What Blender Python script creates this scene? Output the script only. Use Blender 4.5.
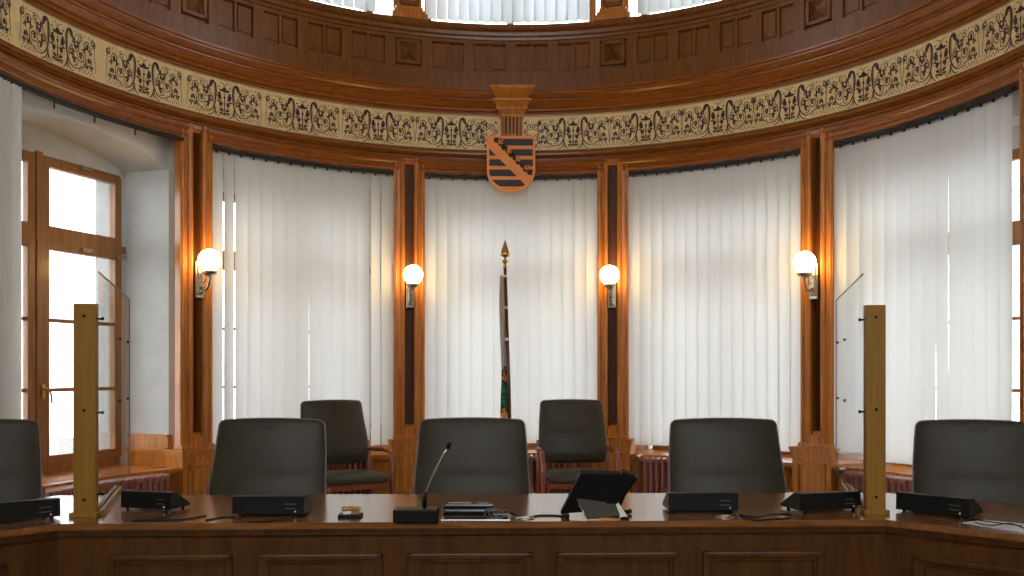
import bpy, bmesh, math, random
from mathutils import Vector, Matrix
random.seed(7)
PI = math.pi
for o in list(bpy.data.objects): bpy.data.objects.remove(o)
SC = bpy.context.scene
COL = SC.collection

# ------------------------------------------------------------------ camera, world, exposure
R = 3.4                       # radius of the apse
HC = 1.33                     # camera height
F = 905.0; HOR = 373.0        # focal length in pixels, horizon row (1024x576)
CX, CY, YAW = -0.177, -5.457, 0.0254
cam = bpy.data.cameras.new('camera'); camo = bpy.data.objects.new('camera', cam); COL.objects.link(camo)
camo.location = (CX, CY, HC); camo.rotation_euler = (PI/2, 0, -YAW)
cam.sensor_width = 36; cam.lens = F/1024*36; cam.shift_y = (HOR-288)/1024; cam.clip_start = 0.05; cam.clip_end = 300
SC.camera = camo
w = bpy.data.worlds.new('daylight'); SC.world = w; w.use_nodes = True
bg = w.node_tree.nodes['Background']; bg.inputs[0].default_value = (0.91, 0.965, 1.0, 1); bg.inputs[1].default_value = 7.0
SC.view_settings.view_transform = 'Standard'; SC.view_settings.look = 'None'
SC.view_settings.exposure = 0.0; SC.view_settings.gamma = 1; SC.view_settings.use_curve_mapping = False
SC.cycles.use_denoising = True
SC.cycles.max_bounces = 8; SC.cycles.diffuse_bounces = 5; SC.cycles.glossy_bounces = 4
SC.cycles.transmission_bounces = 6; SC.cycles.transparent_max_bounces = 12
SC.cycles.sample_clamp_indirect = 6.0

def at(px, depth, z=0.0):
    """world point seen in column px at a distance along the view axis"""
    x = (px-512)/F*depth
    c, s = math.cos(YAW), math.sin(YAW)
    return Vector((CX + x*c + depth*s, CY - x*s + depth*c, z))
HD = 0.75                     # desk top height
def desk_pt(px, py):
    return at(px, (HC-HD)*F/(py-HOR), HD)

# ------------------------------------------------------------------ materials
def new_mat(name):
    m = bpy.data.materials.new(name); m.use_nodes = True
    return m, m.node_tree.nodes, m.node_tree.links, m.node_tree.nodes['Principled BSDF']
def plain(name, col, rough=0.5, metal=0.0, spec=0.5, noise=0.0, nscale=30, bump=0.0):
    m, n, l, b = new_mat(name)
    b.inputs['Base Color'].default_value = (*col, 1); b.inputs['Roughness'].default_value = rough
    b.inputs['Metallic'].default_value = metal; b.inputs['Specular IOR Level'].default_value = spec
    if noise or bump:
        tc = n.new('ShaderNodeTexCoord'); t = n.new('ShaderNodeTexNoise'); t.inputs['Scale'].default_value = nscale
        t.inputs['Detail'].default_value = 5; l.new(tc.outputs['Object'], t.inputs['Vector'])
        if noise:
            r = n.new('ShaderNodeValToRGB')
            r.color_ramp.elements[0].position = .3; r.color_ramp.elements[1].position = .7
            r.color_ramp.elements[0].color = (*[c*(1-noise) for c in col], 1)
            r.color_ramp.elements[1].color = (*[min(1, c*(1+noise)) for c in col], 1)
            l.new(t.outputs['Fac'], r.inputs['Fac']); l.new(r.outputs['Color'], b.inputs['Base Color'])
        if bump:
            bp = n.new('ShaderNodeBump'); bp.inputs['Strength'].default_value = bump; bp.inputs['Distance'].default_value = .004
            l.new(t.outputs['Fac'], bp.inputs['Height']); l.new(bp.outputs['Normal'], b.inputs['Normal'])
    return m
def wood(name, col, rough=.35, contrast=.35, stretch=(9, 9, .7), coat=.25):
    m, n, l, b = new_mat(name)
    tc = n.new('ShaderNodeTexCoord'); mp = n.new('ShaderNodeMapping'); mp.inputs['Scale'].default_value = stretch
    l.new(tc.outputs['Object'], mp.inputs['Vector'])
    t = n.new('ShaderNodeTexNoise'); t.inputs['Scale'].default_value = 3.5; t.inputs['Detail'].default_value = 7
    t.inputs['Distortion'].default_value = .8; l.new(mp.outputs['Vector'], t.inputs['Vector'])
    r = n.new('ShaderNodeValToRGB'); e = r.color_ramp.elements
    e[0].position = .28; e[1].position = .74
    e[0].color = (*[c*(1-contrast) for c in col], 1); e[1].color = (*[min(1, c*(1+contrast)) for c in col], 1)
    l.new(t.outputs['Fac'], r.inputs['Fac']); l.new(r.outputs['Color'], b.inputs['Base Color'])
    b.inputs['Roughness'].default_value = rough; b.inputs['Specular IOR Level'].default_value = .35; b.inputs['Coat Weight'].default_value = coat; b.inputs['Coat Roughness'].default_value = .2
    return m
def glass(name, tint=(1, 1, 1), refl=1.0, rough=.0):
    m = bpy.data.materials.new(name); m.use_nodes = True; n = m.node_tree.nodes; l = m.node_tree.links; n.clear()
    out = n.new('ShaderNodeOutputMaterial'); mix = n.new('ShaderNodeMixShader'); tr = n.new('ShaderNodeBsdfTransparent'); gl = n.new('ShaderNodeBsdfGlossy')
    fr = n.new('ShaderNodeFresnel'); fr.inputs['IOR'].default_value = 1.45
    mu = n.new('ShaderNodeMath'); mu.operation = 'MULTIPLY'; mu.inputs[1].default_value = refl
    tr.inputs[0].default_value = (*tint, 1); gl.inputs['Roughness'].default_value = rough
    l.new(fr.outputs[0], mu.inputs[0]); l.new(mu.outputs[0], mix.inputs[0]); l.new(tr.outputs[0], mix.inputs[1]); l.new(gl.outputs[0], mix.inputs[2]); l.new(mix.outputs[0], out.inputs[0])
    return m
def fabric(name, col, trans):
    m = bpy.data.materials.new(name); m.use_nodes = True; n = m.node_tree.nodes; l = m.node_tree.links; n.clear()
    out = n.new('ShaderNodeOutputMaterial'); mix = n.new('ShaderNodeMixShader'); df = n.new('ShaderNodeBsdfDiffuse'); tl = n.new('ShaderNodeBsdfTranslucent')
    tc = n.new('ShaderNodeTexCoord'); t = n.new('ShaderNodeTexNoise'); t.inputs['Scale'].default_value = 120; l.new(tc.outputs['Object'], t.inputs['Vector'])
    r = n.new('ShaderNodeValToRGB'); r.color_ramp.elements[0].color = (*[c*.96 for c in col], 1); r.color_ramp.elements[1].color = (*col, 1)
    l.new(t.outputs['Fac'], r.inputs['Fac']); l.new(r.outputs[0], df.inputs[0]); l.new(r.outputs[0], tl.inputs[0])
    mix.inputs[0].default_value = trans
    l.new(df.outputs[0], mix.inputs[1]); l.new(tl.outputs[0], mix.inputs[2]); l.new(mix.outputs[0], out.inputs[0])
    return m
def emit(name, col, s):
    m = bpy.data.materials.new(name); m.use_nodes = True; n = m.node_tree.nodes; l = m.node_tree.links; n.clear()
    out = n.new('ShaderNodeOutputMaterial'); e = n.new('ShaderNodeEmission'); e.inputs[0].default_value = (*col, 1); e.inputs[1].default_value = s
    l.new(e.outputs[0], out.inputs[0]); return m

M = dict(
    oak=wood('oak panelling', (.50, .175, .026), .33, .35, coat=.08),
    oak_h=wood('oak mouldings', (.27, .080, .011), .26, .25, (3, 3, 14), .08),
    drum=wood('dark oak drum', (.20, .068, .013), .32, .3, coat=.08),
    recess=wood('shade-darkened oak recess', (.085, .030, .009), .5, .3, coat=0),  # same oak, with the shade of deep slots put into the colour
    desk=wood('walnut desk front', (.090, .032, .006), .38, .35, (6, 6, 1), .05),
    desktop=wood('polished desk top', (.25, .098, .030), .17, .35, (1.2, 8, 8), .6),
    winwood=wood('window oak', (.34, .15, .045), .42, .25),
    post=wood('plywood post', (.29, .145, .018), .5, .15, (14, 14, 1), 0),
    chairwood=wood('cherry chair wood', (.26, .075, .030), .3, .3),
    plaster=plain('plaster', (.62, .63, .60), .85, noise=.05, nscale=6),
    wallpaint=plain('hall paint', (.50, .44, .34), .8, noise=.05, nscale=4),
    ceilpaint=plain('ceiling paint', (.6, .55, .45), .85, noise=.04, nscale=3),
    floor=wood('parquet', (.17, .08, .035), .4, .3, (2, 10, 2)),
    blind=fabric('blind fabric', (.79, .79, .765), .46),
    blind_up=fabric('upper blind fabric', (.70, .74, .76), .40),
    gold=plain('gilded frieze', (.82, .60, .28), .55, .15, noise=.10, nscale=14),
    ink=plain('frieze ornament', (.055, .012, .009), .55),
    dark=plain('dark slot', (.012, .010, .009), .7),
    leather=plain('grey leather', (.047, .039, .024), .5, spec=.35, noise=.12, nscale=9, bump=.12),
    piping=plain('pale piping', (.16, .16, .15), .4),
    black=plain('black plastic', (.008, .008, .008), .45, spec=.22, noise=.2, nscale=60),
    blackgloss=plain('gloss black plastic', (.010, .010, .011), .18),
    label=plain('grey print', (.10, .10, .10), .6),
    standmetal=plain('dark brushed metal', (.14, .13, .11), .35, .6),
    white=plain('white plastic', (.80, .80, .78), .4),
    chrome=plain('brushed metal', (.62, .60, .56), .25, 1.0),
    nickel=plain('aged nickel', (.42, .38, .30), .3, 1.0, noise=.25, nscale=40),
    brass=plain('brass', (.62, .40, .12), .28, 1.0),
    radiator=plain('radiator enamel', (.32, .115, .085), .40),
    shield=plain('orange shield paint', (.95, .30, .05), .5, noise=.06, nscale=12),
    shieldblack=plain('black shield paint', (.030, .016, .010), .55),
    polewood=wood('flag pole wood', (.11, .035, .014), .3, .3),
    glass=glass('window glass', (.97, .98, .98), .7),
    acrylic=glass('acrylic', (.96, .97, .98), .3),
    globe=emit('opal lamp glass', (1.0, .62, .22), 26.0),
    stampwood=plain('pale stamp wood', (.50, .27, .09), .45),
    paper=plain('paper', (.62, .66, .72), .6),
    facade=plain('pale render', (.62, .58, .50), .9, noise=.08, nscale=1.5),
    roof=plain('clay roof', (.30, .14, .09), .9),
    asphalt=plain('street', (.30, .30, .30), .95, noise=.1, nscale=2),
)

# ------------------------------------------------------------------ mesh helpers
class MB:
    def __init__(s): s.v = []; s.f = []; s.mi = []; s.sm = []
    def add(s, vs, fs, mi=0, smooth=False):
        b = len(s.v); s.v += [tuple(v) for v in vs]
        for f in fs: s.f.append(tuple(b+i for i in f)); s.mi.append(mi); s.sm.append(smooth)
        return s
    def box(s, c, d, rz=0, mi=0, bev=0.0, rot=None):
        x, y, z = d[0]/2, d[1]/2, d[2]/2
        m = (rot if rot else Matrix.Rotation(rz, 3, 'Z')); c = Vector(c)
        if bev <= 0:
            vs = [m@Vector((a, b, e))+c for e in (-z, z) for a, b in ((-x, -y), (x, -y), (x, y), (-x, y))]
            return s.add(vs, [(3, 2, 1, 0), (4, 5, 6, 7), (0, 1, 5, 4), (1, 2, 6, 5), (2, 3, 7, 6), (3, 0, 4, 7)], mi)
        bm = bmesh.new(); bmesh.ops.create_cube(bm, size=1)
        for v in bm.verts: v.co = Vector((v.co.x*d[0], v.co.y*d[1], v.co.z*d[2]))
        bmesh.ops.bevel(bm, geom=bm.edges[:], offset=bev, segments=2, affect='EDGES', profile=.6)
        bm.verts.index_update()
        s.add([m@v.co+c for v in bm.verts], [[v.index for v in f.verts] for f in bm.faces], mi, False); bm.free(); return s
    def prism(s, poly, z0, z1, mi=0):
        n = len(poly)
        a = sum(poly[i][0]*poly[(i+1) % n][1]-poly[(i+1) % n][0]*poly[i][1] for i in range(n))
        if a < 0: poly = poly[::-1]
        s.add([(p[0], p[1], z0) for p in poly]+[(p[0], p[1], z1) for p in poly],
              [tuple(range(n))[::-1], tuple(range(n, 2*n))]+[(i, (i+1) % n, n+(i+1) % n, n+i) for i in range(n)], mi)
        return s
    def tube(s, pts, r, n=8, mi=0, cap=True):
        pts = [Vector(p) for p in pts]; rs = r if isinstance(r, (list, tuple)) else [r]*len(pts)
        b = []; up = Vector((0, 0, 1)); prev = None
        for i, p in enumerate(pts):
            d = (pts[min(i+1, len(pts)-1)]-pts[max(i-1, 0)]).normalized()
            if prev is None:
                a = d.cross(up) if abs(d.z) < .95 else d.cross(Vector((1, 0, 0)))
            else: a = prev-d*prev.dot(d)
            a.normalize(); prev = a; c = d.cross(a)
            b += [p+(a*math.cos(2*PI*k/n)+c*math.sin(2*PI*k/n))*rs[i] for k in range(n)]
        fs = [(i*n+k, i*n+(k+1) % n, (i+1)*n+(k+1) % n, (i+1)*n+k) for i in range(len(pts)-1) for k in range(n)]
        if cap: fs += [tuple(range(n))[::-1], tuple(range((len(pts)-1)*n, len(pts)*n))]
        return s.add(b, fs, mi, True)
    def lathe(s, prof, c=(0, 0, 0), n=16, mi=0, smooth=True):
        c = Vector(c)
        vs = [c+Vector((r*math.cos(2*PI*k/n), r*math.sin(2*PI*k/n), z)) for r, z in prof for k in range(n)]
        m = len(prof)
        fs = [(i*n+k, i*n+(k+1) % n, (i+1)*n+(k+1) % n, (i+1)*n+k) for i in range(m-1) for k in range(n)]
        fs += [tuple(range(n))[::-1], tuple(range((m-1)*n, m*n))]
        return s.add(vs, fs, mi, smooth)
    def sphere(s, c, r, n=20, mi=0, sq=(1, 1, 1)):
        m = n//2; c = Vector(c)
        vs = [c+Vector((r*sq[0]*math.sin(PI*i/m)*math.cos(2*PI*k/n), r*sq[1]*math.sin(PI*i/m)*math.sin(2*PI*k/n), -r*sq[2]*math.cos(PI*i/m))) for i in range(m+1) for k in range(n)]
        fs = [(i*n+k, i*n+(k+1) % n, (i+1)*n+(k+1) % n, (i+1)*n+k) for i in range(m) for k in range(n)]
        return s.add(vs, fs, mi, True)
    def xform(s, mat):
        s.v = [tuple(mat@Vector(v)) for v in s.v]; return s
    def build(s, name, mats, parent=None, weld=False):
        me = bpy.data.meshes.new(name); me.from_pydata(s.v, [], s.f)
        for m in (mats if isinstance(mats, (list, tuple)) else [mats]): me.materials.append(m)
        me.polygons.foreach_set('material_index', s.mi); me.polygons.foreach_set('use_smooth', s.sm)
        if weld:
            bm = bmesh.new(); bm.from_mesh(me); bmesh.ops.remove_doubles(bm, verts=bm.verts, dist=1e-5)
            bmesh.ops.recalc_face_normals(bm, faces=bm.faces); bm.to_mesh(me); bm.free()
        me.update()
        o = bpy.data.objects.new(name, me); COL.objects.link(o)
        if parent: o.parent = parent
        return o
def tag(o, label=None, cat=None, group=None, kind=None):
    if label: o['label'] = label
    if cat: o['category'] = cat
    if group: o['group'] = group
    if kind: o['kind'] = kind
    return o
def empty(name, loc=(0, 0, 0), rz=0.0, label=None, cat=None, group=None, kind=None):
    o = bpy.data.objects.new(name, None); COL.objects.link(o); o.location = loc; o.rotation_euler = (0, 0, rz); o.empty_display_size = .05
    return tag(o, label, cat, group, kind)
def copy_tree(o, parent=None):
    c = o.copy(); COL.objects.link(c); c.parent = parent
    for ch in list(o.children): copy_tree(ch, c)
    return c
def dup(o, loc, rz, label, group=None):
    c = copy_tree(o); c.location = loc; c.rotation_euler = (0, 0, rz); c['label'] = label
    if group: c['group'] = group
    return c
def structure(o, label, cat): return tag(o, label, cat, None, 'structure')
def pol(r, a, z=None):
    p = (r*math.sin(a), r*math.cos(a))
    return p if z is None else (p[0], p[1], z)
def D(a): return math.radians(a)

# path of the room: straight hall side, half circle, straight hall side
BACKY = -8.0
PATH = [((R, y), (1, 0)) for y in (BACKY, -4, -2, -.6)]
PATH += [(pol(R, D(a)), pol(1, D(a))) for a in [90-180*i/150 for i in range(151)]]
PATH += [((-R, y), (-1, 0)) for y in (-.6, -2, -4, BACKY)]
def sweep(prof, mb=None, mi=0, path=PATH):
    mb = mb or MB(); n = len(prof)
    vs = [(p[0]+q[0]*d, p[1]+q[1]*d, z) for p, q in path for d, z in prof]
    fs = [(i*n+k, (i+1)*n+k, (i+1)*n+k+1, i*n+k+1) for i in range(len(path)-1) for k in range(n-1)]
    return mb.add(vs, fs, mi)
def arcbox(mb, a0, a1, r0, r1, z0, z1, mi=0, seg=None):
    n = seg or max(1, int(abs(a1-a0)/D(1.5)))
    prof = [(r0, z0), (r0, z1), (r1, z1), (r1, z0)]
    vs = []; fs = []
    for i in range(n+1):
        a = a0+(a1-a0)*i/n
        vs += [pol(r, a, z) for r, z in prof]
    for i in range(n):
        for k in range(4): fs.append((i*4+k, i*4+(k+1) % 4, (i+1)*4+(k+1) % 4, (i+1)*4+k))
    fs += [(0, 1, 2, 3), (n*4+3, n*4+2, n*4+1, n*4)]
    return mb.add(vs, fs, mi)

T1, T3, T5 = 17.15, 51.5, 85.6
PIL = [-T5, -51.0, -16.3, 17.55, 50.7, 85.3]
BAYS = [-68.6, -33.9, 0.6, 34.1, 68.0]

# ------------------------------------------------------------------ setting: floor, ceiling, hall
structure(MB().box((0, -2.0, -.05), (9.5, 14, .1)).build('floor', M['floor']), 'dark parquet floor of the courtroom', 'floor')
structure(MB().box((0, -2.0, 6.75), (9.5, 14, .1)).build('ceiling', M['ceilpaint']), 'pale ceiling high over the courtroom', 'ceiling')
mb = MB()
mb.box((R+.3, BACKY/2-.25, 3.35), (.3, -BACKY-.1+.6, 6.7)); structure(mb.build('wall_right', M['wallpaint']), 'painted side wall of the courtroom on the right', 'wall')
mb = MB()
mb.box((-R-.3, BACKY/2-.25, 3.35), (.3, -BACKY-.1+.6, 6.7)); structure(mb.build('wall_left', M['wallpaint']), 'painted side wall of the courtroom on the left', 'wall')
mb = MB()     # back wall behind the camera, with three added openings sized for front fill light
BW = [(-2.9, -1.3), (-.8, .8), (1.3, 2.9)]; bz0, bz1 = 2.9, 5.8
for x0, x1 in ((-3.7, BW[0][0]), (BW[0][1], BW[1][0]), (BW[1][1], BW[2][0]), (BW[2][1], 3.7)): mb.box(((x0+x1)/2, BACKY-.15, 3.35), (x1-x0, .3, 6.7))
for x0, x1 in BW:
    mb.box(((x0+x1)/2, BACKY-.15, bz0/2), (x1-x0, .3, bz0)); mb.box(((x0+x1)/2, BACKY-.15, (bz1+6.7)/2), (x1-x0, .3, 6.7-bz1))
structure(mb.build('wall_back', M['wallpaint']), 'painted wall behind the viewer with three tall added fill-light openings', 'wall')

# ------------------------------------------------------------------ masonry piers, spandrels and parapets of the apse
NF, NB = 3.42, 4.12
def loc(phi, t, n): return (n*math.sin(phi)+t*math.cos(phi), n*math.cos(phi)-t*math.sin(phi))
mb = MB()
for i, a in enumerate(PIL):
    if i == 0:
        p = D(BAYS[0]); mb.prism([loc(p, -.95, NF), loc(p, -.93, NB), (-R-.45, -.3), (-R+.02, -.3)], 0, 4.0)
    elif i == 5:
        p = D(BAYS[4]); mb.prism([loc(p, .95, NF), loc(p, .93, NB), (R+.45, -.3), (R-.02, -.3)], 0, 4.0)
    else:
        p, q = D(BAYS[i-1]), D(BAYS[i])
        mb.prism([loc(p, .95, NF), loc(p, .93, NB), loc(q, -.93, NB), loc(q, -.95, NF)], 0, 4.0)
for b in BAYS:      # arched soffit blocks over each window
    p = D(b); n = 20; vs = []; fs = []
    for k in range(n+1):
        t = -.95+1.9*k/n; zz = 3.02+.15*(1-(t/.95)**2)
        vs += [(*loc(p, t, NF), zz), (*loc(p, t, NF), 4.0), (*loc(p, t, NB), 4.0), (*loc(p, t, NB), zz)]
    for k in range(n):
        for j in range(4): fs.append((k*4+j, k*4+(j+1) % 4, (k+1)*4+(j+1) % 4, (k+1)*4+j))
    mb.add(vs, fs, 0, False)
for b in BAYS:      # rebate around each window frame
    p = D(b)
    mb.prism([loc(p, -.95, 3.86), loc(p, .95, 3.86), loc(p, .95, NB), loc(p, -.95, NB)], 2.985, 3.4)
    for q in (-1, 1): mb.prism([loc(p, q*.88, 3.86), loc(p, q*.96, 3.86), loc(p, q*.96, NB), loc(p, q*.875, NB)], .4, 3.1)
structure(mb.build('wall_apse', M['plaster']), 'curved apse wall with deep white plastered window niches', 'wall')

# wood wainscot and sills under the windows
mb = MB()
for b in BAYS:
    p = D(b)
    mb.prism([loc(p, -.96, NF-.03), loc(p, -.96, NB), loc(p, .96, NB), loc(p, .96, NF-.03)], 0, .53)
    arcbox(mb, p-D(15), p+D(15), 3.40, 3.46, .0, .52)
    for k in range(5):
        c = p+D(-11.6+5.8*k)
        for s in (-1, 1): arcbox(mb, c+s*D(2.5)-D(.25), c+s*D(2.5)+D(.25), 3.385, 3.41, .12, .46)
        arcbox(mb, c-D(2.7), c+D(2.7), 3.385, 3.41, .45, .475); arcbox(mb, c-D(2.7), c+D(2.7), 3.385, 3.41, .10, .125)
for b in BAYS:      # wood-clad cheeks at the foot of every niche
    p = D(b)
    for s in (-1, 1):
        for t0, n1, z0, z1 in ((.895, 3.80, 0, .66), (.885, 3.805, .66, .685), (.875, 3.81, .685, .71), (.905, 3.79, .71, .80), (.895, 3.795, .80, .82)):
            mb.prism([loc(p, s*t0, NF-.03), loc(p, s*t0, n1), loc(p, s*.96, n1), loc(p, s*.96, NF-.03)], z0, z1)
structure(mb.build('wall_wainscot', M['oak']), 'orange-brown oak wainscot below the curved windows', 'wall')
mb = MB()
for b in BAYS:
    p = D(b)
    mb.prism([loc(p, -.95, NF-.02), loc(p, -.93, 3.95), loc(p, .93, 3.95), loc(p, .95, NF-.02)], .53, .56)
    arcbox(mb, p-D(15.4), p+D(15.4), 3.30, 3.44, .532, .560); arcbox(mb, p-D(15.4), p+D(15.4), 3.325, 3.44, .510, .533)
structure(mb.build('trim_1', M['oak']), 'oak window sill boards along the apse', 'trim')

# ------------------------------------------------------------------ pilasters
JAMB = [(0, 0), (0, .012), (.008, .014), (.013, .021), (.020, .025), (.027, .023), (.032, .015), (.034, .011), (.060, .018), (.062, .027), (.068, .034), (.076, .040), (.085, .044), (.094, .043), (.101, .037), (.106, .027), (.106, -.06)]
def pilaster(name, ang, z0, zp, z1, hw):
    root = empty(name, pol(3.31, ang, 0), -ang, kind='structure'); tag(root, cat='pilaster')
    # local frame: x to the right along the wall, y outward; a deep slot between two moulded jambs
    for s in (-1, 1):
        m = MB(); n = len(JAMB); vs = []
        for z in (zp, z1):
            vs += [(s*(hw-e), .045-d, z) for e, d in JAMB]
        m.add(vs, [(k, k+1, n+k+1, n+k) for k in range(n-1)])
        m.box((s*(hw-.053), .08, (zp+z1)/2), (.106, .069, z1-zp)); m.build('jamb', M['oak'], root)
    w = hw-.106; m = MB()
    for k, (dz, d) in enumerate(((.10, .0), (.075, .02), (.06, .040), (.03, .030))): m.box((0, .07-d/2, zp+dz/2), (2*w, .05+d, dz))
    for k, (dz, d) in enumerate(((.05, .0), (.03, .02))): m.box((0, .07-d/2, z1-dz/2), (2*w, .05+d, dz))
    m.build('slot_rail', M['oak'], root)
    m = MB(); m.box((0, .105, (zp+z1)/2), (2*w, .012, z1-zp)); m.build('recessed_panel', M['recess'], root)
    return root
def pedestal(root, hw, h, dp=.30):
    m = MB(); m.box((0, dp/2-.05, h/2-.02), (2*hw, dp, h-.04))
    for d, z, hh in ((.008, h-.075, .03), (.016, h-.045, .03), (.022, h-.018, .024)):
        m.box((0, dp/2-.05-d/2, z), (2*hw+2*d, dp+d, hh))
    m.box((0, dp/2-.06, .06), (2*hw+.03, dp+.03, .12))
    a, b = hw-.045, .5*(h+.02)
    zt, zb = h-.13, .2
    for x0, x1, q0, q1 in ((-a, -a+.025, zb, zt), (a-.025, a, zb, zt), (-a, a, zt-.025, zt), (-a, a, zb, zb+.025)):
        m.box(((x0+x1)/2, -.059, (q0+q1)/2), (x1-x0, .02, q1-q0))
    m.box((0, -.053, (zt+zb)/2), (2*a-.08, .008, zt-zb-.08))
    m.build('pedestal', M['oak'], root)
    # stepped base of the shaft on top of the pedestal
    m = MB()
    m.box((0, .058, h+.008), (.312, .12, .022)); m.box((0, .060, h+.022), (.304, .115, .016))
    m.build('shaft_base', M['oak'], root)
names = ['pilaster left of the open window niche', 'pilaster between the open window and the first blind', 'pilaster between the first and the centre blind',
         'pilaster between the centre and the third blind', 'pilaster between the third and the rightmost blind', 'pilaster at the right edge of the photograph']
for i, a in enumerate(PIL):
    r = pilaster('trim_%d' % (i+2), D(a), 0, .735, 3.377, .15); r['label'] = 'moulded oak '+names[i]
    pedestal(r, .180, .71)

# ------------------------------------------------------------------ entablature, frieze, cornice
mb = MB()
prof = [(.10, 3.37), (-.004, 3.37), (-.004, 3.400), (-.010, 3.406), (-.013, 3.424), (-.028, 3.430), (-.040, 3.444), (-.050, 3.450), (-.052, 3.466), (-.046, 3.477), (-.028, 3.482), (-.016, 3.492), (-.012, 3.500), (.03, 3.500)]
sweep(prof, mb)
for i in range(5):      # moulded head of each bay frame, same section as the jambs
    a0, a1 = D(PIL[i]+.75), D(PIL[i+1]-.75); n = len(JAMB); k_ = 24; vs = []
    for j in range(k_+1):
        a = a0+(a1-a0)*j/k_
        vs += [pol(3.355-d*1.0, a, 3.262+e*1.08) for e, d in JAMB]
    mb.add(vs, [(j*n+k, j*n+k+1, (j+1)*n+k+1, (j+1)*n+k) for j in range(k_) for k in range(n-1)])
    arcbox(mb, a0, a1, 3.355, 3.50, 3.263, 3.377)
structure(mb.build('trim_8', M['oak_h']), 'curved oak lintel moulding running above the blinds', 'trim')
FZ0, FZ1 = 3.498, 3.848
mb = MB()
cor = [(.03, 3.848), (-.012, 3.848), (-.014, 3.858), (-.004, 3.862), (-.008, 3.875), (-.03, 3.885), (-.034, 3.902), (-.055, 3.914), (-.075, 3.94), (-.085, 3.958), (-.10, 3.962), (-.10, 3.975),
       (-.125, 3.985), (-.145, 4.0), (-.155, 4.015), (-.155, 4.032), (-.17, 4.036), (-.17, 4.056), (-.15, 4.062), (.04, 4.085)]
sweep(cor, mb); structure(mb.build('trim_9', M['oak_h']), 'projecting curved oak cornice above the gilded frieze', 'trim')

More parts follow.
